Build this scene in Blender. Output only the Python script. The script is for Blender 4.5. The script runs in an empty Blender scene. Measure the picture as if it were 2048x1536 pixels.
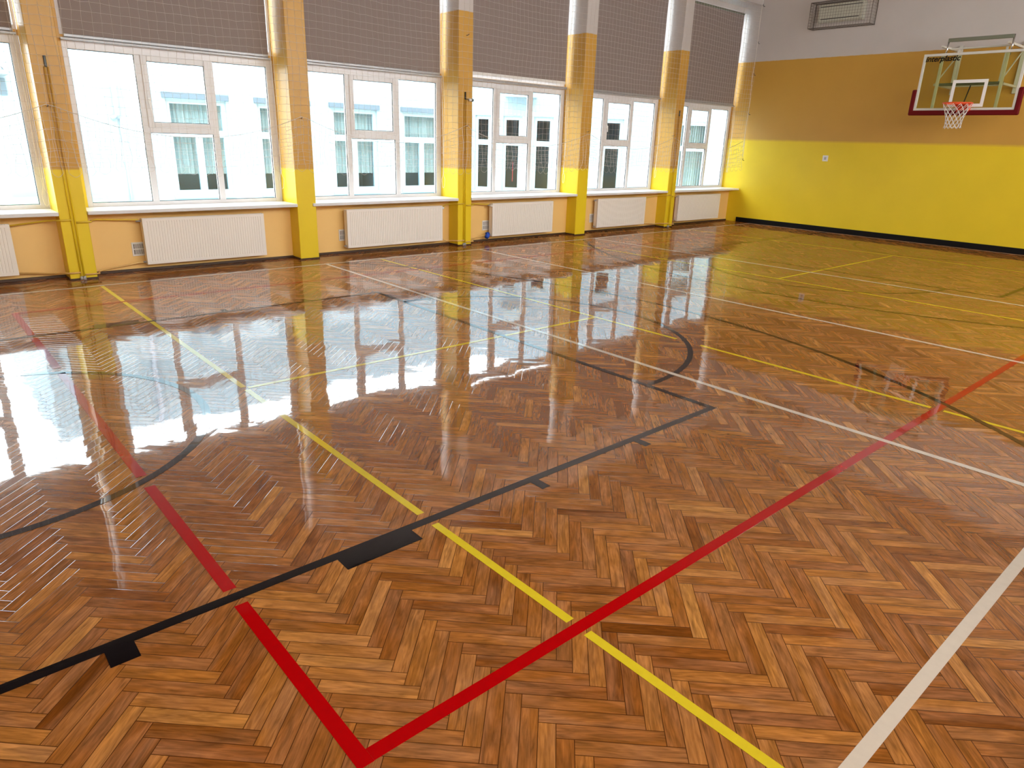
import bpy, math, random
import numpy as np
from mathutils import Vector, Matrix

PI = math.pi
SC = bpy.context.scene
COL = SC.collection
rng = np.random.default_rng(7)
random.seed(7)

# ------------------------------------------------------------------ camera
cam_data = bpy.data.cameras.new('camera')
cam = bpy.data.objects.new('camera', cam_data)
COL.objects.link(cam)
SC.camera = cam
YAW, PITCH, ROLL = math.radians(48.0921), math.radians(19.4213), math.radians(1.8587)
fw = Vector((math.cos(YAW) * math.cos(PITCH), math.sin(YAW) * math.cos(PITCH), -math.sin(PITCH)))
rt = Vector((math.sin(YAW), -math.cos(YAW), 0))
up = rt.cross(fw)
rt2 = math.cos(ROLL) * rt + math.sin(ROLL) * up
up2 = -math.sin(ROLL) * rt + math.cos(ROLL) * up
cam.matrix_world = Matrix(((rt2.x, up2.x, -fw.x, 0), (rt2.y, up2.y, -fw.y, 0), (rt2.z, up2.z, -fw.z, 1.81), (0, 0, 0, 1)))
cam_data.sensor_width = 36
cam_data.lens = 1379.5 / 2048 * 36
cam_data.clip_start = .05
cam_data.clip_end = 200

# ------------------------------------------------------------------ world and exposure
SC.view_settings.view_transform = 'Standard'
SC.view_settings.look = 'None'
SC.view_settings.gamma = 1
SC.view_settings.use_curve_mapping = False
SC.view_settings.exposure = 0.14
w = bpy.data.worlds.new('overcast_sky')
SC.world = w
w.use_nodes = True
bg = w.node_tree.nodes['Background']
bg.inputs[0].default_value = (.90, .97, 1, 1)
bg.inputs[1].default_value = 8.5
try:
    SC.cycles.use_denoising = True
    SC.cycles.max_bounces = 8
    SC.cycles.diffuse_bounces = 5
    SC.cycles.glossy_bounces = 4
    SC.cycles.transparent_max_bounces = 16
    SC.cycles.sample_clamp_indirect = 6
except Exception:
    pass


def area(name, loc, sx, sy, direction, energy, color=(1, 1, 1), portal=False):
    l = bpy.data.lights.new(name, 'AREA')
    l.shape = 'RECTANGLE'
    l.size, l.size_y = sx, sy
    l.energy = energy
    l.color = color
    if portal:
        l.cycles.is_portal = True
    o = bpy.data.objects.new(name, l)
    COL.objects.link(o)
    o.location = loc
    o.rotation_euler = Vector(direction).to_track_quat('-Z', 'Z').to_euler()
    return o


PITCHW = 3.005
RIGHT = [4.58 + PITCHW * (k - 1) for k in range(6)]          # right edge of the six windows
RIGHT[5] = 16.6
for r in RIGHT:                                              # portals guide the sky light through the window openings
    area('window_daylight', (r - 1.31, 10.66, 1.80), 2.5, 1.9, (0, -1, 0), 1, portal=True)
# fill lights set in added, unseen windows of the wall behind the camera
FILL_WINDOWS = [(-.2, 2.6), (3.6, 6.4), (7.4, 10.2), (11.2, 14.0)]
for (a, b), en in zip(FILL_WINDOWS, (140, 50, 125, 105)):
    area('rear_fill_light', ((a + b) / 2, -1.66, 3.9), b - a - .1, 2.0, (0, 1, -.15), en, (1, .93, .86))

# ------------------------------------------------------------------ materials
M = {}


def nodes(name):
    m = bpy.data.materials.new(name)
    m.use_nodes = True
    nt = m.node_tree
    nt.nodes.clear()
    out = nt.nodes.new('ShaderNodeOutputMaterial')
    M[name] = m
    return m, nt, out


def N(nt, kind, **kw):
    n = nt.nodes.new(kind)
    for k, v in kw.items():
        setattr(n, k, v)
    return n


def math_n(nt, op, a, b=None, c=None, clamp=False):
    n = nt.nodes.new('ShaderNodeMath')
    n.operation = op
    n.use_clamp = clamp
    for i, v in enumerate((a, b, c)):
        if v is None:
            continue
        if isinstance(v, (int, float)):
            n.inputs[i].default_value = v
        else:
            nt.links.new(v, n.inputs[i])
    return n.outputs[0]


def mix_c(nt, fac, a, b):
    n = nt.nodes.new('ShaderNodeMix')
    n.data_type = 'RGBA'
    if isinstance(fac, (int, float)):
        n.inputs[0].default_value = fac
    else:
        nt.links.new(fac, n.inputs[0])
    for i, v in ((6, a), (7, b)):
        if isinstance(v, tuple):
            n.inputs[i].default_value = (*v[:3], 1)
        else:
            nt.links.new(v, n.inputs[i])
    return n.outputs[2]


def simple(name, col, rough=.5, metal=0, spec=.5, var=.06, scale=6, bump=0, bscale=60):
    m, nt, out = nodes(name)
    p = N(nt, 'ShaderNodeBsdfPrincipled')
    tc = N(nt, 'ShaderNodeTexCoord')
    nz = N(nt, 'ShaderNodeTexNoise')
    nz.inputs['Scale'].default_value = scale
    nz.inputs['Detail'].default_value = 4
    nt.links.new(tc.outputs['Object'], nz.inputs['Vector'])
    f = math_n(nt, 'MULTIPLY_ADD', nz.outputs['Fac'], 2 * var, 1 - var)
    hs = N(nt, 'ShaderNodeHueSaturation')
    hs.inputs['Color'].default_value = (*col, 1)
    nt.links.new(f, hs.inputs['Value'])
    nt.links.new(hs.outputs[0], p.inputs['Base Color'])
    p.inputs['Roughness'].default_value = rough
    p.inputs['Metallic'].default_value = metal
    p.inputs['Specular IOR Level'].default_value = spec
    if bump:
        n2 = N(nt, 'ShaderNodeTexNoise')
        n2.inputs['Scale'].default_value = bscale
        n2.inputs['Detail'].default_value = 3
        nt.links.new(tc.outputs['Object'], n2.inputs['Vector'])
        b = N(nt, 'ShaderNodeBump')
        b.inputs['Strength'].default_value = bump
        b.inputs['Distance'].default_value = .01
        nt.links.new(n2.outputs['Fac'], b.inputs['Height'])
        nt.links.new(b.outputs[0], p.inputs['Normal'])
    nt.links.new(p.outputs[0], out.inputs[0])
    return m


YEL = (.86, .62, .020)
OCH = (.62, .335, .058)
PEACH = (.95, .61, .22)
WHITE = (.60, .545, .52)


def painted(name, bands, rough=.35, spec=.4):
    """bands: list of (upper z limit, colour); world-height paint bands with slightly uneven brushed edges"""
    m, nt, out = nodes(name)
    p = N(nt, 'ShaderNodeBsdfPrincipled')
    g = N(nt, 'ShaderNodeNewGeometry')
    s = N(nt, 'ShaderNodeSeparateXYZ')
    nt.links.new(g.outputs['Position'], s.inputs[0])
    nz = N(nt, 'ShaderNodeTexNoise')
    nz.inputs['Scale'].default_value = 9
    nt.links.new(g.outputs['Position'], nz.inputs['Vector'])
    z = math_n(nt, 'MULTIPLY_ADD', nz.outputs['Fac'], .016, s.outputs['Z'])
    c = bands[0][1]
    for i in range(1, len(bands)):
        lim, soft = bands[i - 1][0] + .008, bands[i - 1][2] if len(bands[i - 1]) > 2 else .01
        f = math_n(nt, 'MULTIPLY_ADD', z, 1 / soft, -lim / soft, clamp=True)
        c = mix_c(nt, f, c, bands[i][1])
    n2 = N(nt, 'ShaderNodeTexNoise')
    n2.inputs['Scale'].default_value = 1.7
    n2.inputs['Detail'].default_value = 5
    nt.links.new(g.outputs['Position'], n2.inputs['Vector'])
    hs = N(nt, 'ShaderNodeHueSaturation')
    nt.links.new(c, hs.inputs['Color'])
    nt.links.new(math_n(nt, 'MULTIPLY_ADD', n2.outputs['Fac'], .12, .94), hs.inputs['Value'])
    nt.links.new(hs.outputs[0], p.inputs['Base Color'])
    p.inputs['Roughness'].default_value = rough
    p.inputs['Specular IOR Level'].default_value = spec
    n3 = N(nt, 'ShaderNodeTexNoise')
    n3.inputs['Scale'].default_value = 120
    nt.links.new(g.outputs['Position'], n3.inputs['Vector'])
    b = N(nt, 'ShaderNodeBump')
    b.inputs['Strength'].default_value = .12
    b.inputs['Distance'].default_value = .004
    nt.links.new(n3.outputs['Fac'], b.inputs['Height'])
    nt.links.new(b.outputs[0], p.inputs['Normal'])
    nt.links.new(p.outputs[0], out.inputs[0])
    return m


painted('column_paint', [(1.31, YEL, .02), (3.77, OCH), (9, WHITE)])
painted('window_wall_paint', [(.80, PEACH), (1.31, YEL, .02), (3.77, OCH), (9, WHITE)])
painted('far_wall_paint', [(1.98, YEL, .06), (3.80, OCH), (9, WHITE)], rough=.42)
painted('room_paint', [(1.98, YEL, .06), (3.80, OCH), (9, WHITE)], rough=.5)
simple('ceiling_paint', (.36, .33, .30), .8)
simple('frame_white', (.74, .71, .71), .3)
simple('sill_white', (.80, .80, .82), .28)
simple('radiator_white', (.90, .84, .78), .3, var=.02)
simple('grille_white', (.84, .80, .77), .4)
simple('dark_hole', (.03, .025, .03), .8)
simple('pipe_yellow', (.80, .55, .05), .3)
simple('pipe_peach', (.80, .50, .17), .35)
simple('metal_grey', (.42, .41, .42), .35, metal=.3)
simple('black_trim', (.010, .009, .010), .6, spec=.1)
simple('brown_trim', (.07, .035, .018), .45, var=.35, scale=14)
simple('cord_white', (.85, .78, .70), .7)
simple('net_white', (.66, .59, .54), .8)
simple('blue_cloth', (.02, .09, .55), .7)
simple('plastic_white', (.86, .84, .82), .35)
simple('rim_orange', (.85, .09, .02), .35)
simple('pad_red', (.14, .003, .005), .7, spec=.2)
simple('steel_dark', (.05, .05, .045), .35, metal=.6)
simple('steel_chrome', (.8, .8, .82), .12, metal=1)
simple('bar_greygreen', (.17, .18, .13), .5)
simple('support_white', (.66, .64, .58), .4)
simple('cage_wire', (.16, .13, .11), .45, metal=.3)
simple('lamp_body', (.60, .59, .50), .4)
simple('render_wall', (.38, .51, .58), .9, var=.03, scale=2, bump=.15, bscale=40)
simple('render_wall_grey', (.15, .20, .24), .9, var=.03, scale=2)
simple('outside_frame', (.46, .60, .64), .4)
simple('snow', (.38, .46, .50), .8, var=.05, scale=3)
simple('snowy_grass', (.22, .34, .24), .95, var=.55, scale=5)
simple('roof_sheet', (.35, .36, .38), .6, var=.2)
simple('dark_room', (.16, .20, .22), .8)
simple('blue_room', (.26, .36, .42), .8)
simple('pipe_grey', (.38, .45, .52), .5)
simple('red_paint', (.55, .03, .05), .5)


def blind_mat():
    m, nt, out = nodes('blind_fabric')
    d = N(nt, 'ShaderNodeBsdfDiffuse')
    t = N(nt, 'ShaderNodeBsdfTranslucent')
    tc = N(nt, 'ShaderNodeTexCoord')
    mp = N(nt, 'ShaderNodeMapping')
    mp.inputs['Scale'].default_value = (90, 1, 160)
    nz = N(nt, 'ShaderNodeTexNoise')
    nz.inputs['Scale'].default_value = 3
    nt.links.new(tc.outputs['Object'], mp.inputs[0])
    nt.links.new(mp.outputs[0], nz.inputs['Vector'])
    c = mix_c(nt, nz.outputs['Fac'], (.26, .205, .19), (.38, .31, .29))
    nt.links.new(c, d.inputs[0])
    nt.links.new(c, t.inputs[0])
    mx = N(nt, 'ShaderNodeMixShader')
    mx.inputs[0].default_value = .10
    nt.links.new(d.outputs[0], mx.inputs[1])
    nt.links.new(t.outputs[0], mx.inputs[2])
    nt.links.new(mx.outputs[0], out.inputs[0])


blind_mat()


def glass_mat(name, tint, f0=.03, rough=0.0):
    m, nt, out = nodes(name)
    t = N(nt, 'ShaderNodeBsdfTransparent')
    t.inputs[0].default_value = (*tint, 1)
    gl = N(nt, 'ShaderNodeBsdfGlossy')
    gl.inputs['Roughness'].default_value = rough
    ge = N(nt, 'ShaderNodeNewGeometry')
    dt = N(nt, 'ShaderNodeVectorMath', operation='DOT_PRODUCT')
    nt.links.new(ge.outputs['Normal'], dt.inputs[0])
    nt.links.new(ge.outputs['Incoming'], dt.inputs[1])
    om = math_n(nt, 'SUBTRACT', 1, math_n(nt, 'ABSOLUTE', dt.outputs['Value']))
    fac = math_n(nt, 'MULTIPLY_ADD', math_n(nt, 'POWER', om, 5), .9, f0)
    # faint waviness of float glass
    tc = N(nt, 'ShaderNodeTexCoord')
    nz = N(nt, 'ShaderNodeTexNoise')
    nz.inputs['Scale'].default_value = 2
    nt.links.new(tc.outputs['Object'], nz.inputs['Vector'])
    b = N(nt, 'ShaderNodeBump')
    b.inputs['Strength'].default_value = .02
    nt.links.new(nz.outputs['Fac'], b.inputs['Height'])
    nt.links.new(b.outputs[0], gl.inputs['Normal'])
    mx = N(nt, 'ShaderNodeMixShader')
    nt.links.new(fac, mx.inputs[0])
    nt.links.new(t.outputs[0], mx.inputs[1])
    nt.links.new(gl.outputs[0], mx.inputs[2])
    nt.links.new(mx.outputs[0], out.inputs[0])


glass_mat('window_glass', (.97, .99, 1.0))
glass_mat('board_acrylic', (.86, .88, .74), .012)
glass_mat('house_glass', (.84, .90, .92), .02)


def curtain_mat():
    m, nt, out = nodes('curtain_cloth')
    p = N(nt, 'ShaderNodeBsdfPrincipled')
    tc = N(nt, 'ShaderNodeTexCoord')
    wv = N(nt, 'ShaderNodeTexNoise')
    mp = N(nt, 'ShaderNodeMapping')
    mp.inputs['Scale'].default_value = (14, 14, .3)
    nt.links.new(tc.outputs['Object'], mp.inputs[0])
    nt.links.new(mp.outputs[0], wv.inputs['Vector'])
    wv.inputs['Scale'].default_value = 1
    c = mix_c(nt, wv.outputs['Fac'], (.40, .44, .43), (.80, .80, .75))
    nt.links.new(c, p.inputs['Base Color'])
    p.inputs['Roughness'].default_value = .9
    nt.links.new(p.outputs[0], out.inputs[0])


curtain_mat()



def lacquer(nt, out, p, nrm, base=.007, rough=.030):
    """clear gloss lacquer laid over the wood or paint"""
    gl = N(nt, 'ShaderNodeBsdfGlossy')
    gl.inputs['Roughness'].default_value = rough
    gl.inputs['Color'].default_value = (1, 1, 1, 1)
    nt.links.new(nrm, gl.inputs['Normal'])
    haze = N(nt, 'ShaderNodeBsdfGlossy')
    haze.inputs['Roughness'].default_value = .24
    nt.links.new(nrm, haze.inputs['Normal'])
    hm = N(nt, 'ShaderNodeMixShader')
    hm.inputs[0].default_value = .12
    nt.links.new(gl.outputs[0], hm.inputs[1])
    nt.links.new(haze.outputs[0], hm.inputs[2])
    ge = N(nt, 'ShaderNodeNewGeometry')
    dt = N(nt, 'ShaderNodeVectorMath', operation='DOT_PRODUCT')
    nt.links.new(ge.outputs['Normal'], dt.inputs[0])
    nt.links.new(ge.outputs['Incoming'], dt.inputs[1])
    om = math_n(nt, 'SUBTRACT', 1, math_n(nt, 'ABSOLUTE', dt.outputs['Value']), clamp=True)
    def step(a, b, hi):
        mr = N(nt, 'ShaderNodeMapRange', interpolation_type='SMOOTHSTEP')
        mr.inputs['From Min'].default_value = a
        mr.inputs['From Max'].default_value = b
        mr.inputs['To Min'].default_value = 0
        mr.inputs['To Max'].default_value = hi
        nt.links.new(om, mr.inputs['Value'])
        return mr.outputs[0]
    f = math_n(nt, 'ADD', math_n(nt, 'ADD', step(.39, .66, .29), step(.74, 1.0, .05)), base, clamp=True)
    mx = N(nt, 'ShaderNodeMixShader')
    nt.links.new(f, mx.inputs[0])
    nt.links.new(p.outputs[0], mx.inputs[1])
    nt.links.new(hm.outputs[0], mx.inputs[2])
    nt.links.new(mx.outputs[0], out.inputs[0])



def lacquer_normal(nt, tilt=None, amp=.0042, fine=.0015):
    """surface normal of the hand-sanded lacquer: board tilt plus gentle waves"""
    g = N(nt, 'ShaderNodeNewGeometry')

    def wave(scale, a, det):
        mp = N(nt, 'ShaderNodeTexNoise')
        mp.inputs['Scale'].default_value = scale
        mp.inputs['Detail'].default_value = det
        nt.links.new(g.outputs['Position'], mp.inputs['Vector'])
        s = N(nt, 'ShaderNodeVectorMath', operation='SUBTRACT')
        nt.links.new(mp.outputs['Color'], s.inputs[0])
        s.inputs[1].default_value = (.5, .5, .5)
        m = N(nt, 'ShaderNodeVectorMath', operation='MULTIPLY')
        nt.links.new(s.outputs[0], m.inputs[0])
        m.inputs[1].default_value = (a, a, 0)
        return m.outputs[0]
    cur = g.outputs['Normal']
    lst = [wave(2.2, amp * 4, 1), wave(22, fine * 4, 2)]
    if tilt is not None:
        lst.append(tilt)
    for v in lst:
        a = N(nt, 'ShaderNodeVectorMath', operation='ADD')
        nt.links.new(cur, a.inputs[0])
        nt.links.new(v, a.inputs[1])
        cur = a.outputs[0]
    n = N(nt, 'ShaderNodeVectorMath', operation='NORMALIZE')
    nt.links.new(cur, n.inputs[0])
    return n.outputs[0]


def floor_mat():
    m, nt, out = nodes('oak_parquet')
    p = N(nt, 'ShaderNodeBsdfPrincipled')
    rnd = N(nt, 'ShaderNodeAttribute', attribute_name='rnd')
    edge = N(nt, 'ShaderNodeAttribute', attribute_name='edge')
    tilt = N(nt, 'ShaderNodeAttribute', attribute_name='tilt')
    uv = N(nt, 'ShaderNodeUVMap', uv_map='board')
    r1 = rnd.outputs['Fac']
    off = N(nt, 'ShaderNodeCombineXYZ')
    nt.links.new(math_n(nt, 'MULTIPLY', r1, 91.7), off.inputs[0])
    nt.links.new(math_n(nt, 'MULTIPLY', r1, 53.1), off.inputs[1])
    nt.links.new(math_n(nt, 'MULTIPLY', r1, 17.3), off.inputs[2])
    ad = N(nt, 'ShaderNodeVectorMath', operation='ADD')
    nt.links.new(uv.outputs[0], ad.inputs[0])
    nt.links.new(off.outputs[0], ad.inputs[1])

    def grain(sx, sy, det, dist):
        mp = N(nt, 'ShaderNodeMapping')
        mp.inputs['Scale'].default_value = (sx, sy, 1)
        nt.links.new(ad.outputs[0], mp.inputs[0])
        nz = N(nt, 'ShaderNodeTexNoise')
        nz.inputs['Scale'].default_value = 1
        nz.inputs['Detail'].default_value = det
        nz.inputs['Distortion'].default_value = dist
        nt.links.new(mp.outputs[0], nz.inputs['Vector'])
        return nz.outputs['Fac']
    g1 = grain(6, 55, 5, 1.5)
    g2 = grain(16, 260, 3, .4)
    g3 = grain(4, 11, 3, 1.6)
    # tone of the board
    ramp = N(nt, 'ShaderNodeValToRGB')
    ramp.color_ramp.elements[0].position = 0
    ramp.color_ramp.elements[0].color = (.150, .042, .006, 1)
    ramp.color_ramp.elements[1].position = 1
    ramp.color_ramp.elements[1].color = (.52, .235, .060, 1)
    for pos, c in ((.22, (.225, .070, .011, 1)), (.55, (.31, .110, .019, 1)), (.82, (.41, .165, .034, 1))):
        e = ramp.color_ramp.elements.new(pos)
        e.color = c
    nt.links.new(r1, ramp.inputs[0])
    # hue change between boards
    r2 = math_n(nt, 'FRACT', math_n(nt, 'MULTIPLY', r1, 37.77))
    c = mix_c(nt, math_n(nt, 'MULTIPLY', r2, .25), ramp.outputs[0], (.36, .135, .045))
    v1 = math_n(nt, 'MULTIPLY_ADD', g1, 1.25, .12)
    v2 = math_n(nt, 'MULTIPLY_ADD', g2, .5, .75)
    v3 = math_n(nt, 'MULTIPLY_ADD', g3, 1.1, .45)
    v = math_n(nt, 'MULTIPLY', math_n(nt, 'MULTIPLY', math_n(nt, 'MULTIPLY', v1, v2), v3), 1.17)
    g4 = grain(2.5, 9, 2, .6)
    c = mix_c(nt, math_n(nt, 'MULTIPLY_ADD', g4, 1.6, -.65, clamp=True), c, (.40, .185, .085))
    hs = N(nt, 'ShaderNodeHueSaturation')
    nt.links.new(c, hs.inputs['Color'])
    nt.links.new(v, hs.inputs['Value'])
    ed = math_n(nt, 'MULTIPLY', edge.outputs['Fac'], .86)
    c3 = mix_c(nt, ed, hs.outputs[0], (.05, .014, .004))
    nt.links.new(c3, p.inputs['Base Color'])
    p.inputs['Roughness'].default_value = .42
    p.inputs['Specular IOR Level'].default_value = 0
    lacquer(nt, out, p, lacquer_normal(nt, tilt.outputs['Vector']))


floor_mat()


def line_mat(name, col):
    m, nt, out = nodes(name)
    p = N(nt, 'ShaderNodeBsdfPrincipled')
    g = N(nt, 'ShaderNodeNewGeometry')
    nz = N(nt, 'ShaderNodeTexNoise')
    nz.inputs['Scale'].default_value = 25
    nz.inputs['Detail'].default_value = 4
    nt.links.new(g.outputs['Position'], nz.inputs['Vector'])
    hs = N(nt, 'ShaderNodeHueSaturation')
    hs.inputs['Color'].default_value = (*col, 1)
    nt.links.new(math_n(nt, 'MULTIPLY_ADD', nz.outputs['Fac'], .16, .92), hs.inputs['Value'])
    nt.links.new(hs.outputs[0], p.inputs['Base Color'])
    p.inputs['Roughness'].default_value = .5
    p.inputs['Specular IOR Level'].default_value = 0
    lacquer(nt, out, p, lacquer_normal(nt, None))


line_mat('line_white', (.56, .48, .40))
line_mat('line_red', (.36, .001, .002))
line_mat('line_yellow', (.60, .455, .020))
line_mat('line_black', (.006, .004, .005))

# ------------------------------------------------------------------ mesh helpers


class MB:
    def __init__(self):
        self.v, self.f = [], []

    def add(self, vs, fs):
        b = len(self.v)
        self.v += [tuple(map(float, p)) for p in vs]
        self.f += [tuple(b + i for i in q) for q in fs]
        return self

    def box(self, x0, x1, y0, y1, z0, z1, ch=0):
        if x0 > x1: x0, x1 = x1, x0
        if y0 > y1: y0, y1 = y1, y0
        if z0 > z1: z0, z1 = z1, z0
        if ch <= 0:
            vs = [(x, y, z) for z in (z0, z1) for y in (y0, y1) for x in (x0, x1)]
            return self.add(vs, [(0, 2, 3, 1), (4, 5, 7, 6), (0, 1, 5, 4), (2, 6, 7, 3), (0, 4, 6, 2), (1, 3, 7, 5)])
        # chamfered box: octagon-free simple bevel by 24 verts
        c = min(ch, (x1 - x0) / 2.01, (y1 - y0) / 2.01, (z1 - z0) / 2.01)
        L = ((x0, x1), (y0, y1), (z0, z1))
        idx, vs = {}, []
        for sx in (0, 1):
            for sy in (0, 1):
                for sz in (0, 1):
                    s = (sx, sy, sz)
                    for ax in range(3):
                        p = []
                        for a in range(3):
                            full = L[a][s[a]]
                            ins = full + c if s[a] == 0 else full - c
                            p.append(full if a == ax else ins)
                        idx[(s, ax)] = len(vs)
                        vs.append(p)
        fs = []
        for ax in range(3):
            a1, a2 = (ax + 1) % 3, (ax + 2) % 3
            for s in (0, 1):
                q = []
                for u, v in ((0, 0), (1, 0), (1, 1), (0, 1)):
                    t = [0, 0, 0]; t[ax] = s; t[a1] = u; t[a2] = v
                    q.append(idx[(tuple(t), ax)])
                fs.append(tuple(q if s else q[::-1]))
            # edges along ax
            for u in (0, 1):
                for v in (0, 1):
                    t0 = [0, 0, 0]; t0[a1] = u; t0[a2] = v
                    t1 = list(t0); t1[ax] = 1
                    q = (idx[(tuple(t0), a1)], idx[(tuple(t1), a1)], idx[(tuple(t1), a2)], idx[(tuple(t0), a2)])
                    fs.append(q if (u ^ v) else q[::-1])
        for sx in (0, 1):
            for sy in (0, 1):
                for sz in (0, 1):
                    s = (sx, sy, sz)
                    q = (idx[(s, 0)], idx[(s, 1)], idx[(s, 2)])
                    fs.append(q if (sx + sy + sz) % 2 else q[::-1])
        return self.add(vs, fs)

    def tube(self, pts, r, n=8, closed=False, caps=True):
        pts = [Vector(p) for p in pts]
        m = len(pts)
        rings = []
        prev = None
        for i, p in enumerate(pts):
            if closed:
                t = pts[(i + 1) % m] - pts[i - 1]
            else:
                t = pts[min(i + 1, m - 1)] - pts[max(i - 1, 0)]
            t.normalize()
            if prev is None:
                a = Vector((0, 0, 1)) if abs(t.z) < .9 else Vector((1, 0, 0))
                nrm = t.cross(a).normalized()
            else:
                nrm = (prev - t * prev.dot(t))
                if nrm.length < 1e-6:
                    nrm = t.orthogonal()
                nrm.normalize()
            prev = nrm
            b = t.cross(nrm)
            rr = r[i] if isinstance(r, (list, tuple)) else r
            rings.append([p + rr * (math.cos(2 * PI * k / n) * nrm + math.sin(2 * PI * k / n) * b) for k in range(n)])
        vs = [q for ring in rings for q in ring]
        fs = []
        for i in range(m if closed else m - 1):
            j = (i + 1) % m
            for k in range(n):
                k2 = (k + 1) % n
                fs.append((i * n + k, i * n + k2, j * n + k2, j * n + k))
        if caps and not closed:
            fs.append(tuple(range(n))[::-1])
            fs.append(tuple((m - 1) * n + k for k in range(n)))
        return self.add(vs, fs)

    def obj(self, name, mat, parent=None, smooth=False):
        off = Vector((0, 0, 0))
        q = parent
        while q is not None:
            off += q.location
            q = q.parent
        me = bpy.data.meshes.new(name)
        me.from_pydata([(x - off.x, y - off.y, z - off.z) for x, y, z in self.v], [], self.f)
        me.materials.append(M[mat])
        if smooth:
            me.polygons.foreach_set('use_smooth', [True] * len(me.polygons))
        me.update()
        o = bpy.data.objects.new(name, me)
        COL.objects.link(o)
        o.parent = parent
        return o


def thing(name, label, cat, loc=(0, 0, 0), group=None, kind=None):
    o = bpy.data.objects.new(name, None)
    o.empty_display_size = .1
    COL.objects.link(o)
    o.location = loc
    if kind:
        o['kind'] = kind
    if label:
        o['label'] = label
    if cat:
        o['category'] = cat
    if group:
        o['group'] = group
    return o


def tag(o, label, cat, group=None, kind=None):
    o['label'] = label
    o['category'] = cat
    if group:
        o['group'] = group
    if kind:
        o['kind'] = kind
    return o


def struct(o, label, cat='room'):
    o['kind'] = 'structure'
    o['label'] = label
    o['category'] = cat
    return o


def holes_wall(mb, x0, x1, z0, z1, y0, y1, holes):
    xs = sorted({x0, x1, *[h[0] for h in holes], *[h[1] for h in holes]})
    zs = sorted({z0, z1, *[h[2] for h in holes], *[h[3] for h in holes]})
    for i in range(len(xs) - 1):
        run = None
        for j in range(len(zs) - 1):
            cx, cz = (xs[i] + xs[i + 1]) / 2, (zs[j] + zs[j + 1]) / 2
            inside = any(h[0] < cx < h[1] and h[2] < cz < h[3] for h in holes)
            if not inside:
                if run is None:
                    run = zs[j]
            if inside or j == len(zs) - 2:
                if run is not None:
                    mb.box(xs[i], xs[i + 1], y0, y1, run, zs[j] if inside else zs[j + 1])
                run = None
    return mb


# ------------------------------------------------------------------ floor: herringbone parquet, every board laid
X0, X1, Y0, Y1 = -2.0, 16.62, -1.7, 10.27
FAR = 16.62
CEIL = 5.75


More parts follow.
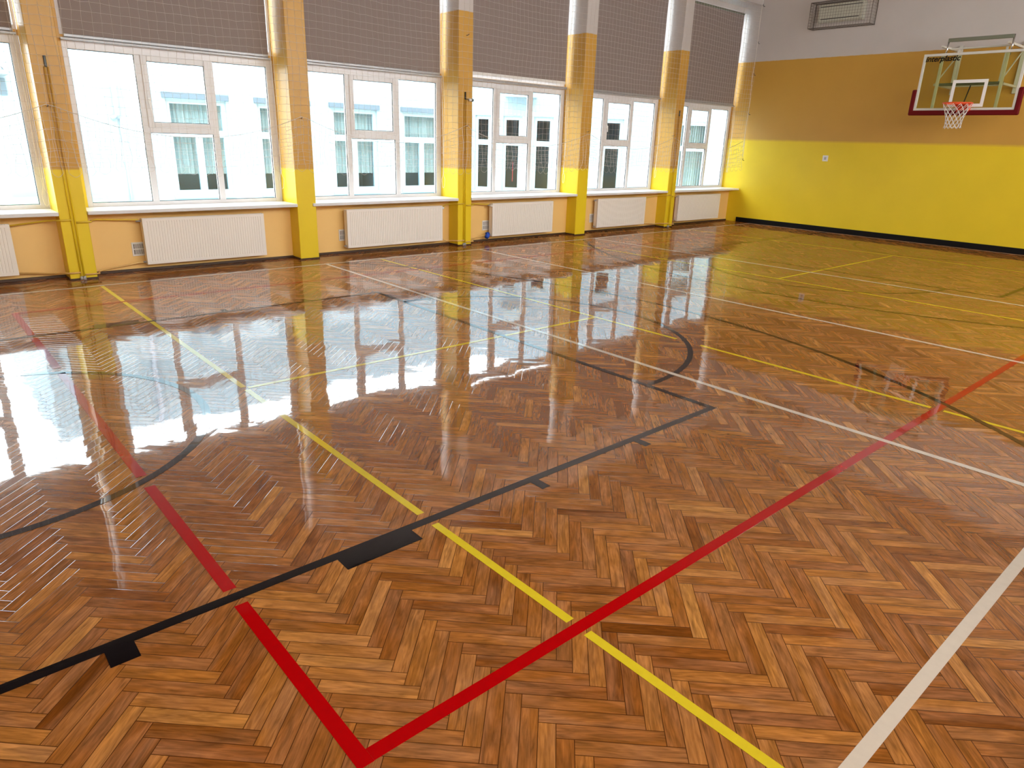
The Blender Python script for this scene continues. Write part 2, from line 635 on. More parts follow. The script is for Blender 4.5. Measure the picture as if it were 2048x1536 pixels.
def build_floor():
    n = 6
    W = .0592
    s2 = math.sqrt(.5)
    U = np.array([s2, -s2])
    V = np.array([-s2, -s2])
    org = np.array([.318, 2.29])
    rects = []
    for m in range(-9, 40):
        for k in range(-260, 160):
            rects.append((k + m * n, k + m * n + n, k - m * n, k - m * n + 1, 0))
            rects.append((k + n + m * n, k + n + 1 + m * n, k + 1 - n - m * n, k + 1 - m * n, 1))
    R = np.array(rects, float)
    cu = (R[:, 0] + R[:, 1]) / 2 * W
    cv = (R[:, 2] + R[:, 3]) / 2 * W
    c = org + cu[:, None] * U + cv[:, None] * V
    keep = (c[:, 0] > X0 - .2) & (c[:, 0] < X1 + .2) & (c[:, 1] > Y0 - .2) & (c[:, 1] < Y1 + .2)
    R = R[keep]
    nb = len(R)
    rn = rng.beta(3.4, 3.6, nb)
    pop = rng.random(nb)
    rn = np.where(pop < .05, .80 + .15 * rng.random(nb), rn)
    rn = np.where(pop > .97, .05 + .12 * rng.random(nb), rn)
    ta = rng.normal(0, .0022, nb)       # tilt across the board
    tl = rng.normal(0, .0009, nb)       # tilt along the board
    e, dz = .0015, .00022
    verts = np.zeros((nb, 8, 3))
    uv = np.zeros((nb, 8, 2))
    for i, (a, b) in enumerate(((0, 2), (1, 2), (1, 3), (0, 3))):
        su = R[:, a] * W
        sv = R[:, b] * W
        for lay, (ins, z) in enumerate(((0, -dz), (e, 0))):
            uu = su + (ins if a == 0 else -ins)
            vv = sv + (ins if b == 2 else -ins)
            p = org + uu[:, None] * U + vv[:, None] * V
            verts[:, lay * 4 + i, :2] = p
            verts[:, lay * 4 + i, 2] = z - .0006
            du, dv = uu - R[:, 0] * W, vv - R[:, 2] * W
            hv = R[:, 4] > .5
            uv[:, lay * 4 + i, 0] = np.where(hv, dv, du)
            uv[:, lay * 4 + i, 1] = np.where(hv, du, dv)
    loc = np.array([[4, 7, 6, 5], [0, 4, 5, 1], [1, 5, 6, 2], [2, 6, 7, 3], [3, 7, 4, 0]])
    # U x V points down, so the order above is reversed to face up
    idx = (np.arange(nb)[:, None, None] * 8 + loc[None]).reshape(-1)
    me = bpy.data.meshes.new('floor')
    me.vertices.add(nb * 8)
    me.vertices.foreach_set('co', verts.reshape(-1))
    me.loops.add(len(idx))
    me.loops.foreach_set('vertex_index', idx.astype(np.int32))
    nf = nb * 5
    me.polygons.add(nf)
    me.polygons.foreach_set('loop_start', (np.arange(nf) * 4).astype(np.int32))
    me.polygons.foreach_set('loop_total', np.full(nf, 4, np.int32))
    me.update(calc_edges=True)
    ul = me.uv_layers.new(name='board')
    ul.data.foreach_set('uv', uv.reshape(-1, 2)[idx].reshape(-1))
    at = me.attributes.new('rnd', 'FLOAT', 'FACE')
    at.data.foreach_set('value', np.repeat(rn, 5))
    at = me.attributes.new('edge', 'FLOAT', 'FACE')
    at.data.foreach_set('value', np.tile([0, 1, 1, 1, 1], nb).astype(float))
    tv = np.zeros((nb, 3))
    hv = (R[:, 4] > .5)[:, None]
    along = np.where(hv, V[None], U[None])
    across = np.where(hv, U[None], V[None])
    tv[:, :2] = along * tl[:, None] + across * ta[:, None]
    at = me.attributes.new('tilt', 'FLOAT_VECTOR', 'FACE')
    at.data.foreach_set('vector', np.repeat(tv, 5, axis=0).reshape(-1))
    me.materials.append(M['oak_parquet'])
    me.polygons.foreach_set('use_smooth', [False] * nf)
    if me.polygons[0].normal.z < 0:
        me.flip_normals()
    o = bpy.data.objects.new('floor', me)
    COL.objects.link(o)
    return o


struct(build_floor(), 'glossy herringbone oak parquet floor of the sports hall', 'floor')
MB().box(X0, X1, Y0, Y1, -.12, -.004).obj('trim_1', 'brown_trim')
struct(bpy.data.objects['trim_1'], 'dark screed below the parquet boards', 'subfloor')

# ------------------------------------------------------------------ room shell
LEFTP = [1.54, 4.58, 7.56, 10.58, 13.60]      # left faces of the five columns (width .30)
PF, WB, WP = 10.0, 10.27, 10.50               # column front, wall below the sill, window plane
wy1 = 10.60
holes = [(r - 2.62, r, .80, 2.79) for r in RIGHT] + [(r - 2.62, r, 2.85, 4.93) for r in RIGHT]
holes += [(-1.08, 1.54, .80, 2.79), (-1.08, 1.54, 2.85, 4.93)]
mb = MB()
holes_wall(mb, X0 - .3, FAR + .3, -.1, CEIL, WP, wy1, holes)
struct(mb.obj('wall_window', 'window_wall_paint'), 'long window wall with the six windows', 'wall')
struct(MB().box(X0, FAR, WB, WP, -.1, .785).obj('trim_7', 'window_wall_paint'), 'peach parapet wall below the window sills', 'wall')
struct(MB().box(X0, FAR, PF, WP, 5.03, CEIL).obj('trim_8', 'window_wall_paint'), 'white beam above the blinds', 'beam')
labs = ['first column from the left with two riser pipes, beside the cropped window',
        'plain yellow column between the two widest windows seen',
        'yellow column with riser pipes and a small sensor on its edge',
        'plain yellow column with white top, fourth from the left',
        'fifth column from the left with riser pipes, nearest the far corner']
for i, x in enumerate(LEFTP):
    o = MB().box(x, x + .30, PF, WP + .001, -.05, 5.03, .006).obj('trim_%d' % (i + 2), 'column_paint')
    struct(o, labs[i], 'column')
struct(MB().box(FAR, FAR + .3, Y0, wy1, -.1, CEIL).obj('wall_far', 'far_wall_paint'), 'yellow end wall with ochre band and white top behind the basketball hoop', 'wall')
struct(MB().box(X0 - .3, X0, Y0, wy1, -.1, CEIL).obj('wall_left', 'room_paint'), 'yellow end wall to the left of the camera', 'wall')
mb = MB()
holes_wall(mb, X0 - .3, FAR + .3, -.1, CEIL, Y0 - .3, Y0, [(a, b, 2.85, 4.95) for a, b in FILL_WINDOWS])
struct(mb.obj('wall_back', 'room_paint'), 'wall behind the camera with high windows added for fill light', 'wall')
struct(MB().box(X0 - .3, FAR + .3, Y0 - .3, wy1, CEIL, CEIL + .2).obj('ceiling', 'ceiling_paint'), 'plain hall ceiling', 'ceiling')

o = MB().box(FAR - .022, FAR, Y0, 9.96, 0, .115, .004).obj('baseboard_far', 'black_trim')
struct(o, 'black skirting board along the yellow end wall', 'baseboard')
mb = MB()
edges = [X0] + sum([[x, x + .30] for x in LEFTP], []) + [FAR]
for i in range(0, len(edges), 2):
    mb.box(edges[i], edges[i + 1], WB - .018, WB, 0, .035, .003)
for x in LEFTP:
    mb.box(x - .008, x + .308, PF - .010, PF, 0, .02, .002)
    mb.box(x - .01, x, PF, WB, 0, .03, .002)
    mb.box(x + .30, x + .31, PF, WB, 0, .03, .002)
struct(mb.obj('baseboard_window', 'brown_trim'), 'low dark brown skirting along the window wall', 'baseboard')


# ------------------------------------------------------------------ windows
def ring(mb, x0, x1, z0, z1, y0, y1, wd, ch=.004):
    l, r_, b, t = wd if isinstance(wd, tuple) else (wd,) * 4
    mb.box(x0, x0 + l, y0, y1, z0, z1, ch)
    mb.box(x1 - r_, x1, y0, y1, z0, z1, ch)
    mb.box(x0 + l, x1 - r_, y0, y1, z0, z0 + b, ch)
    mb.box(x0 + l, x1 - r_, y0, y1, z1 - t, z1, ch)


def make_window(n, r, label):
    root = thing('window_%d' % n, label, 'window', (r - 1.31, WP, .82), kind='structure')
    x0, x1, z0, z1 = r - 2.62, r, .82, 2.79
    f0, f1 = WP, WP + .075
    mb = MB()
    ring(mb, x0, x1, z0, z1, f0, f1, (.06, .10, .06, .09))
    mb.box(r - 1.83, r - 1.75, f0, f1, z0 + .06, z1 - .09, .004)
    mb.box(r - .93, r - .85, f0, f1, z0 + .06, z1 - .09, .004)
    mb.box(r - 1.75, r - .93, f0, f1, 1.765, 1.835, .004)
    mb.obj('frame', 'frame_white', root)
    mb = MB()
    ring(mb, r - 1.765, r - .915, 1.825, 2.705, f0 - .018, f0 + .05, (.075, .06, .07, .07), .008)
    sash = mb.obj('sash', 'frame_white', root)
    mb = MB()
    mb.box(r - 1.74, r - 1.71, f0 - .034, f0 - .018, 2.12, 2.20, .004)
    mb.tube([(r - 1.725, f0 - .034, 2.17), (r - 1.725, f0 - .055, 2.17), (r - 1.725, f0 - .058, 2.05)], .009, 8)
    mb.obj('handle', 'plastic_white', sash)
    for a, b, c, d, yy in ((r - 2.56, r - 1.83, .88, 2.70, f0 + .03), (r - 1.69, r - .975, 1.895, 2.635, f0 + .012),
                           (r - 1.75, r - .93, .88, 1.765, f0 + .03), (r - .85, r - .10, .88, 2.70, f0 + .03)):
        MB().box(a - .004, b + .004, yy, yy + .006, c - .004, d + .004).obj('pane', 'window_glass', root)
        g = MB()
        ring(g, a, b, c, d, yy - .010, yy, .006, 0)
        g.obj('gasket', 'black_trim', root)
    xs = (max(x0 - .12, X0 + .01), x1)
    mb = MB()
    mb.box(xs[0] + .005, xs[1] - .002, PF - .025, WP + .01, .785, .83, .006)
    mb.obj('sill', 'sill_white', root)
    return root


wl = ['window at the left edge of the photo, cut off by the frame',
      'second window from the left, above the nearest full radiator',
      'third window from the left, showing curtained windows across the yard',
      'fourth window from the left, with a white gap under its blind',
      'fifth window from the left, between the two rearmost columns',
      'last window, nearest the corner with the yellow end wall']
rights = [1.54] + RIGHT[:5]
# rights: six windows seen in the photo
rights = [1.54, 4.58, 7.56, 10.58, 13.60, 16.60]
for i, r in enumerate(rights):
    make_window(i + 1, r, wl[i])
ul = ['upper glazing behind the blind at the left edge', 'upper glazing behind the second blind from the left',
      'upper glazing behind the third blind from the left', 'upper glazing behind the fourth blind from the left',
      'upper glazing behind the fifth blind from the left', 'upper glazing behind the blind nearest the far corner']
for i, r in enumerate(rights):
    root = thing('window_%d' % (i + 7), ul[i], 'window', (r - 1.31, WP, 2.85), kind='structure')
    mb = MB()
    ring(mb, r - 2.62, r, 2.83, 4.93, WP + .01, WP + .07, (.06, .035, .07, .04))
    mb.box(r - 1.34, r - 1.28, WP + .01, WP + .07, 2.90, 4.89, .004)
    mb.obj('frame', 'frame_white', root)
    MB().box(r - 2.58, r - 1.34, WP + .035, WP + .041, 2.88, 4.90).obj('pane', 'window_glass', root)
    MB().box(r - 1.28, r - .03, WP + .035, WP + .041, 2.88, 4.90).obj('pane', 'window_glass', root)
for i, (a, b) in enumerate(FILL_WINDOWS):  # added windows, out of view, that carry the rear fill lights
    root = thing('window_%d' % (i + 13), 'unseen high window added for fill light behind the camera, number %d along it' % (i + 1), 'window', ((a + b) / 2, Y0, 2.85), kind='structure')
    mb = MB()
    ring(mb, a, b, 2.85, 4.95, Y0 - .2, Y0 - .13, .07)
    mb.box((a + b) / 2 - .04, (a + b) / 2 + .04, Y0 - .2, Y0 - .13, 2.92, 4.88, .004)
    mb.obj('frame', 'frame_white', root)
    MB().box(a + .06, b - .06, Y0 - .17, Y0 - .164, 2.91, 4.89).obj('pane', 'window_glass', root)

# ------------------------------------------------------------------ roller blinds
bl = ['grey-brown roller blind at the left edge of the photo, only its corner seen',
      'grey-brown roller blind above the second window from the left',
      'grey-brown roller blind above the third window from the left',
      'grey-brown roller blind stopping short, white gap under it, fourth from left',
      'grey-brown roller blind above the fifth window from the left',
      'grey-brown roller blind nearest the far corner, its top roller visible']
for i, r in enumerate(rights):
    root = thing('roller_blind', bl[i], 'blind', (r - 1.3, 10.40, 4.9), 'grey-brown roller blinds over the upper windows')
    xa, xb = r - 2.60, r - (.06 if i == 0 else .088)
    zb = 2.93 if i == 3 else 2.85
    # fabric with a very slight billow
    nx, nz_ = 26, 10
    vs, fs = [], []
    for a in range(nx + 1):
        for b in range(nz_ + 1):
            x = xa + (xb - xa) * a / nx
            z = zb + (4.84 - zb) * b / nz_
            y = 10.41 + .004 * math.sin(a * .9 + i) * math.sin(PI * b / nz_)
            vs.append((x, y, z))
    for a in range(nx):
        for b in range(nz_):
            q = a * (nz_ + 1) + b
            fs.append((q, q + nz_ + 1, q + nz_ + 2, q + 1))
    nv = len(vs)
    vs += [(x, y + .0012, z) for x, y, z in vs]
    fs += [tuple(nv + k for k in q[::-1]) for q in list(fs)]
    m = MB()
    m.add(vs, fs)
    m.obj('fabric', 'blind_fabric', root, smooth=True)
    MB().tube([(xa - .01, 10.425, 4.865), (xb + .01, 10.425, 4.865)], .025, 16).obj('roller', 'bar_greygreen', root, smooth=True)
    if i == 3:
        m = MB().box(xa, xb, 10.400, 10.420, 2.885, 2.935, .006)
        m.obj('bottom_bar', 'plastic_white', root)
        MB().box(xa - .04, xb + .03, 10.38, 10.45, 2.79, 2.835, .006).obj('guide_rail', 'metal_grey', root)
    else:
        MB().box(xa, xb, 10.395, 10.425, 2.815, 2.855, .008).obj('bottom_bar', 'metal_grey', root)
        MB().box(xa - .04, xb + .03, 10.38, 10.45, 2.785, 2.812, .006).obj('guide_rail', 'metal_grey', root)
    # endless pull cord at the right side, hanging beside the window
    m = MB()
    zc = [.87, 1.02, .98, 1.02, 1.10, 1.2][i]
    cx = r - .05
    pts = [(cx - .012, 10.37, 4.86)]
    for k in range(1, 22):
        z = 4.86 + (zc + .22 - 4.86) * k / 21
        pts.append((cx - .012 + .004 * math.sin(k * 1.3 + i), 10.37 - .02 * math.sin(k * .4), z))
    for k in range(1, 12):
        a = PI * k / 12
        pts.append((cx - .035 * math.cos(a), 10.365, zc + .22 - .22 * math.sin(a) ** .8))
    for k in range(21, -1, -1):
        z = 4.86 + (zc + .22 - 4.86) * k / 21
        pts.append((cx + .014 + .005 * math.sin(k * 1.1 + 2 * i), 10.37 - .02 * math.sin(k * .5), z))
    m.tube(pts, .0035, 5)
    m.obj('pull_cord', 'cord_white', root, smooth=True)

# ------------------------------------------------------------------ radiators
RAD = [(-.75, 1.04), (2.47, 4.10), (5.44, 7.30), (8.44, 10.02), (11.35, 12.97), (14.22, 15.98)]
rl = ['white panel radiator cut off by the left edge of the photo',
      'white panel radiator under the second window, largest one seen',
      'white panel radiator under the third window, with white valve at its top right',
      'white panel radiator with a blue cloth at its lower left',
      'white panel radiator under the fifth window from the left',
      'white panel radiator nearest the far corner']


def radiator(i, xa, xb):
    root = thing('radiator', rl[i], 'radiator', ((xa + xb) / 2, 10.2, .10), 'white panel radiators under the window sills')
    z0, z1, yf, yb = .10, .70, 10.10, 10.20
    # ribbed front panel
    m = MB()
    nr = int((xb - xa - .08) / .0335)
    st = (xb - xa - .08) / nr
    xs, ys = [xa + .001], [yf]
    x = xa + .04
    for k in range(nr):
        for dx, dy in ((.0, 0), (.008, 0), (.011, .0055), (.018, .0055), (.021, 0)):
            xs.append(x + dx)
            ys.append(yf + dy)
        x += st
    xs.append(xb - .001)
    ys.append(yf)
    zt = [(z0 + .001, 0), (z0 + .035, 0), (z0 + .045, 1), (z1 - .045, 1), (z1 - .035, 0), (z1 - .001, 0)]
    vs = [(X, yf + (Y - yf) * s, Z) for Z, s in zt for X, Y in zip(xs, ys)]
    nx = len(xs)
    fs = [(j * nx + k, j * nx + k + 1, (j + 1) * nx + k + 1, (j + 1) * nx + k) for j in range(len(zt) - 1) for k in range(nx - 1)]
    m.add(vs, fs)
    m.box(xa, xb, yf + .0065, yf + .018, z0, z1, .002)
    m.box(xa + .02, xb - .02, yb - .014, yb, z0 + .01, z1 - .01, .002)
    m.obj('front_panel', 'radiator_white', root)
    m = MB()
    m.box(xa, xa + .004, yf + .012, yb - .002, z0, z1)
    m.box(xa - .001, xa + .002, yf + .02, yf + .06, z1 - .06, z1 - .03)
    m.obj('side_panel', 'radiator_white', root)
    MB().box(xb - .004, xb, yf + .012, yb - .002, z0, z1).obj('side_panel', 'radiator_white', root)
    m = MB()
    k = xa + .01
    while k < xb - .02:
        m.box(k, k + .010, yf + .018, yb - .014, z1 - .008, z1 - .003)
        k += .022
    m.box(xa + .004, xb - .004, yf + .018, yf + .024, z1 - .010, z1 - .001)
    m.box(xa + .004, xb - .004, yb - .022, yb - .016, z1 - .010, z1 - .001)
    m.obj('top_grille', 'radiator_white', root)
    for xx in (xa + .25, xb - .25):
        MB().box(xx, xx + .03, yb - .002, WB - .0005, z0 + .12, z1 - .08, .002).obj('bracket', 'radiator_white', root)
    # valve
    right = i in (2,)
    vx, sg = (xb + .03, 1) if right else (xa - .03, -1)
    m = MB()
    m.tube([(vx - sg * .035, 10.16, z1 - .035), (vx + sg * .03, 10.16, z1 - .035)], .012, 10)
    v = m.obj('valve', 'metal_grey', root, smooth=True)
    if i in (2, 3):
        m = MB()
        m.tube([(vx - sg * .012, 10.16, z1 - .04), (vx - sg * .012, 10.105, z1 - .04)], [.024, .020], 14)
        m.obj('thermostat_head', 'plastic_white', v, smooth=True)
    m = MB()
    m.tube([(xa + .006, 10.16, z0 + .03), (xa - .04, 10.16, z0 + .03)], .012, 10)
    m.obj('valve', 'metal_grey', root, smooth=True)
    return root


for i, (a, b) in enumerate(RAD):
    radiator(i, a, b)


# heating pipes running between the radiators
def pipe(pts, r, name, label, mat='pipe_peach', group=None):
    m = MB()
    m.tube(pts, r, 10)
    return tag(m.obj(name, mat, smooth=True), label, 'pipe', group)


spans = [(1.02, 2.44, 0, 1), (7.35, 8.40, 2, 3), (13.0, 14.18, 4, 5)]
nm = ['left of the nearest full radiator', 'between the third and fourth radiators', 'between the last two radiators']
for j, (a, b, _, _) in enumerate(spans):
    pc = LEFTP[j * 2]
    for z, wd in ((.715, 'upper'), (.075, 'lower')):
        pts = [(a, 10.16, z - .05 if z > .5 else .13), (a + .05, 10.16, z - .05 if z > .5 else .13)] if False else [(a, 10.17, z - .04 if z > .5 else z + .04)]
        pts += [(pc - .12, 10.18, z), (pc - .045, 10.10, z + .01), (pc - .022, PF - .036, z + .02), (pc + .115, PF - .036, z + .02)]
        m = MB()
        m.tube(pts, .0105, 10)
        z2 = z - .01
        pts = [(pc + .165, PF - .036, z2), (pc + .32, PF - .036, z2), (pc + .345, 10.10, z2), (pc + .42, 10.20, z2), (b - .05, 10.17, z - .03 if z > .5 else z + .05), (b, 10.16, z - .03 if z > .5 else z + .05)]
        m.tube(pts, .0105, 10)
        tag(m.obj('heating_pipe', 'pipe_yellow' if wd == 'upper' else 'pipe_peach', smooth=True), '%s yellow heating pipe running %s' % (wd, nm[j]), 'pipe', 'horizontal heating pipes along the window wall')
    xa = pc + .12
    rr = thing('riser_pipes', 'pair of yellow vertical riser pipes on the %s column' % ['first', 'third', 'fifth'][j], 'pipe', (xa, PF, 0), 'riser pipes on the columns')
    for dx in (0, .034):
        m = MB()
        m.tube([(xa + dx, PF - .012, .02), (xa + dx, PF - .012, 2.44)], .009, 10)
        m.obj('pipe', 'column_paint', rr, smooth=True)
        m = MB()
        m.tube([(xa + dx, PF - .014, .0), (xa + dx, PF - .014, .045)], [.022, .016], 12)
        m.obj('floor_collar', 'metal_grey', rr, smooth=True)
    MB().box(xa + .004, xa + .03, PF - .022, PF - .002, 2.44, 2.56, .004).obj('bracket', 'steel_dark', rr)

# ventilation grilles beside the radiators
vg = ['white ventilation grille beside the nearest full radiator', 'white ventilation grille beside the third radiator',
      'white ventilation grille above the blue cloth', 'white ventilation grille beside the fifth radiator']
for i, (x, lab) in enumerate(zip((2.34, 5.37, 8.33, 11.29), vg)):
    root = thing('ventilation_grille', lab, 'vent', (x + .09, WB, .20), 'white ventilation grilles low on the window wall')
    m = MB()
    ring(m, x, x + .18, .20, .38, WB - .010, WB, .022, .002)
    for k in range(1, 10):
        m.box(x + .022 + k * .0136 - .0035, x + .022 + k * .0136 + .0035, WB - .009, WB - .001, .222, .358)
    m.box(x + .022, x + .158, WB - .010, WB - .001, .284, .296)
    m.obj('grille', 'grille_white', root)
    MB().box(x + .01, x + .17, WB - .003, WB - .0005, .21, .37).obj('backing', 'dark_hole', root)

# blue cloth wrapped on the lower valve
m = MB()
P = []
for a in range(9):
    for b in range(12):
        th, ph = PI * a / 8, 2 * PI * b / 12
        r = .048 * (1 + .28 * math.sin(3 * ph + a) * math.sin(th) + .18 * math.sin(5 * ph + 2.1 * a))
        P.append((8.365 + r * math.sin(th) * math.cos(ph) * 1.05, 10.155 + r * math.sin(th) * math.sin(ph) * .8, .118 + r * math.cos(th) * 1.15))
F_ = [(a * 12 + b, a * 12 + (b + 1) % 12, (a + 1) * 12 + (b + 1) % 12, (a + 1) * 12 + b) for a in range(8) for b in range(12)]
m.add(P, F_)
tag(m.obj('blue_cloth', 'blue_cloth', smooth=True), 'crumpled blue cloth tied on the lower radiator valve', 'cloth')

# small sensor on the third column
root = thing('motion_sensor', 'small white and black sensor on a bracket at the edge of the third column', 'sensor', (7.80, PF, 2.43))
MB().box(7.70, 7.78, PF - .02, PF, 2.44, 2.452, .002).obj('bracket', 'steel_dark', root)
m = MB()
m.tube([(7.76, PF - .03, 2.44), (7.81, PF - .035, 2.44)], [.020, .024], 12)
m.obj('body', 'plastic_white', root, smooth=True)
m = MB()
m.tube([(7.81, PF - .035, 2.44), (7.845, PF - .04, 2.435)], [.026, .018], 12)
m.obj('lens', 'black_trim', root, smooth=True)

# light switch
root = thing('light_switch', 'small white square switch on the yellow end wall', 'switch', (FAR, 7.865, 1.64))
MB().box(FAR - .012, FAR, 7.80, 7.93, 1.58, 1.71, .004).obj('plate', 'plastic_white', root)
MB().box(FAR - .018, FAR - .010, 7.84, 7.89, 1.615, 1.675, .003).obj('rocker', 'metal_grey', root)


# ------------------------------------------------------------------ safety net
def strands(mb, A, B, r):
    """three-sided prisms along many short segments (numpy)"""
    A, B = np.asarray(A, float), np.asarray(B, float)
    d = B - A
    L = np.linalg.norm(d, axis=1, keepdims=True)
    d = d / np.maximum(L, 1e-9)
    ref = np.where(np.abs(d[:, 2:3]) > .8, np.array([[1., 0, 0]]), np.array([[0, 0, 1.]]))
    n1 = np.cross(d, ref)
    n1 /= np.linalg.norm(n1, axis=1, keepdims=True)
    n2 = np.cross(d, n1)
    V = np.zeros((len(A), 6, 3))
    for k in range(3):
        o = r * (math.cos(2 * PI * k / 3) * n1 + math.sin(2 * PI * k / 3) * n2)
        V[:, k] = A + o
        V[:, 3 + k] = B + o
    b = len(mb.v)
    mb.v += [tuple(p) for p in V.reshape(-1, 3).tolist()]
    for i in range(len(A)):
        q = b + i * 6
        mb.f += [(q, q + 1, q + 4, q + 3), (q + 1, q + 2, q + 5, q + 4), (q + 2, q, q + 3, q + 5)]


root = thing('safety_net', 'white square-mesh safety net hanging in front of the windows', 'net', (8, 9.93, 5.0))
HK = [-1.4, 1.62, 4.72, 7.72, 10.75, 13.55, 16.45]


def swoop(x):
    for a, b in zip(HK[:-1], HK[1:]):
        if a <= x <= b:
            t = (x - a) / (b - a)
            return 1.72 + (.30 if b < 16 else .30) * (2 * t - 1) ** 2 * (1.1 if a < 5 else .9)
    return 1.9


cell = .1
xs = np.arange(-1.9, 16.53, cell)
zs = np.arange(4.98, 1.36, -cell)
nx, nzz = len(xs), len(zs)
Pn = np.zeros((nx, nzz, 3))
gx, gz = np.meshgrid(xs, zs, indexing='ij')
ph = rng.uniform(0, 6.28, nx)
low = np.clip((2.3 - gz) / 1.0, 0, 1)
Pn[..., 0] = gx + .010 * np.sin(gz * 5 + gx * 1.7) + .018 * np.sin(gx * 9.1 + gz * 3) * low + rng.normal(0, .004, gx.shape)
Pn[..., 1] = 9.925 + .030 * np.sin(gx * 2.07) + .015 * np.sin(gz * 2.3 + gx) - .02 * low * np.sin(gx * 21)
sag = .012 * (1 - np.cos((gx - 1.6) * 2 * PI / 3.02)) + .02 * np.sin(gx * .9)
Pn[..., 2] = gz - sag + rng.normal(0, .004, gx.shape)
Pn[..., 1] = np.minimum(Pn[..., 1], 9.955)
m = MB()
A, B = [], []
A.append(Pn[:, :-1].reshape(-1, 3)); B.append(Pn[:, 1:].reshape(-1, 3))
A.append(Pn[:-1].reshape(-1, 3)); B.append(Pn[1:].reshape(-1, 3))
strands(m, np.concatenate(A), np.concatenate(B), .0016)
m.obj('mesh_panel', 'net_white', root)
# slack part of the net folded below the lower rope: long loops
m = MB()
A, B = [], []
rows = {}
lx = np.arange(-1.85, 16.45, .085)
for i, x in enumerate(lx):
    zt = swoop(x)
    bulge = .5 + .5 * math.sin((x - 1.62) * 2 * PI / 3.02 * 1 + 1.2)
    zb = 1.30 + .03 * math.sin(x * 3.1) + .02 * random.random()
    col = []
    nseg = 6
    for k in range(nseg + 1):
        t = k / nseg
        z = zt + (zb - zt) * t
        xx = x + (.022 * (1 if i % 2 else -1)) * math.sin(PI * t * 2.5) * t + .012 * random.uniform(-1, 1)
        yy = 9.895 + .02 * math.sin(x * 6 + k)
        col.append((xx, yy, z))
    rows[i] = col
    for k in range(nseg):
        A.append(col[k]); B.append(col[k + 1])
for i in range(len(lx) - 1):
    for k in (1, 2, 3, 4, 5):
        if random.random() < .85:
            A.append(rows[i][k]); B.append(rows[i + 1][k])
    # U-shaped loop at the bottom joining neighbouring strands
    if i % 2 == 0 and i + 1 in rows:
        a, b = Vector(rows[i][-1]), Vector(rows[i + 1][-1])
        prev = a
        for q in range(1, 6):
            t = q / 6
            p = a.lerp(b, t) + Vector((0, 0, -.045 * math.sin(PI * t)))
            A.append(tuple(prev)); B.append(tuple(p))
            prev = p
        A.append(tuple(prev)); B.append(tuple(b))
strands(m, A, B, .0019)
m.obj('slack_mesh', 'net_white', root)
m = MB()
m.tube([(x, 9.93, swoop(x)) for x in np.arange(-1.4, 16.46, .1)], .0035, 6)
m.obj('lower_rope', 'net_white', root, smooth=True)
m = MB()
m.tube([(x, 9.95 + .01 * math.sin(x), 4.995 - .01 * math.sin(x * 2.1) ** 2) for x in np.arange(X0 + .05, 16.58, .2)], .006, 6)
m.obj('upper_rope', 'net_white', root, smooth=True)
m = MB()
m.tube([(16.50 + .012 * math.sin(z * 5), 9.955, z) for z in np.arange(5.0, 1.5, -.1)], .005, 6)
m.tube([(16.47, 9.93, 2.02), (16.50, 9.93, 1.75), (16.52, 9.93, 1.60), (16.59, 9.95, 1.52)], .003, 5)
m.obj('side_rope', 'cord_white', root, smooth=True)
for z in (5.0, 4.2, 3.5, 2.6, 1.52):
    m = MB()
    m.tube([(FAR - .004, 9.955, z), (FAR - .05, 9.955, z), (FAR - .085, 9.955, z + .02), (FAR - .07, 9.955, z + .045)], .006, 6)
    m.obj('hook', 'steel_dark', root, smooth=True)
for x in HK[1:-1]:
    m = MB()
    zz = 2.02
    m.tube([(x, PF, zz), (x, PF - .05, zz), (x, PF - .07, zz + .02)], .005, 6)
    m.obj('hook', 'steel_dark', root, smooth=True)
    if x != 7.72:
        continue
    m = MB()
    m.tube([(x, PF, 3.42), (x, PF - .04, 3.42), (x + .02, PF - .05, 3.44)], .006, 6)
    m.obj('hook', 'steel_dark', root, smooth=True)


# ------------------------------------------------------------------ court lines
def seg_rects(mb, axis, c, w_, a, b, z, gaps=()):
    cuts = [a]
    for g0, g1 in sorted(gaps):
        cuts += [g0, g1]
    cuts.append(b)
    for i in range(0, len(cuts), 2):
        s, e = cuts[i], cuts[i + 1]
        if e <= s:
            continue
        if axis == 'x':
            mb.box(s, e, c - w_ / 2, c + w_ / 2, z - .0004, z)
        else:
            mb.box(c - w_ / 2, c + w_ / 2, s, e, z - .0004, z)


def arc_strip(mb, cx, cy, r, w_, a0, a1, z, n=64):
    vs, fs = [], []
    for i in range(n + 1):
        a = math.radians(a0 + (a1 - a0) * i / n)
        for rr in (r - w_ / 2, r + w_ / 2):
            for zz in (z - .0004, z):
                vs.append((cx + rr * math.cos(a), cy + rr * math.sin(a), zz))
    for i in range(n):
        q = i * 4
        fs += [(q + 1, q + 3, q + 7, q + 5), (q, q + 4, q + 6, q + 2), (q, q + 1, q + 5, q + 4), (q + 2, q + 6, q + 7, q + 3)]
    mb.add(vs, fs)


ZW, ZR, ZY, ZB = .0012, .0009, .0006, .0009


def court(mb, label, mat):
    return tag(mb.obj('court_line', mat), label, 'court line', 'painted court lines on the parquet')


def L(axis, c, w_, a, b, z, mat, label, gaps=(), skew=0):
    """straight painted line; skew = how far it was painted off square, per metre"""
    m = MB()
    seg_rects(m, axis, c, w_, a, b, z, gaps)
    m.v = [(x, y + skew * x, zz) if axis == 'x' else (x + skew * y, y, zz) for x, y, zz in m.v]
    return court(m, label, mat)


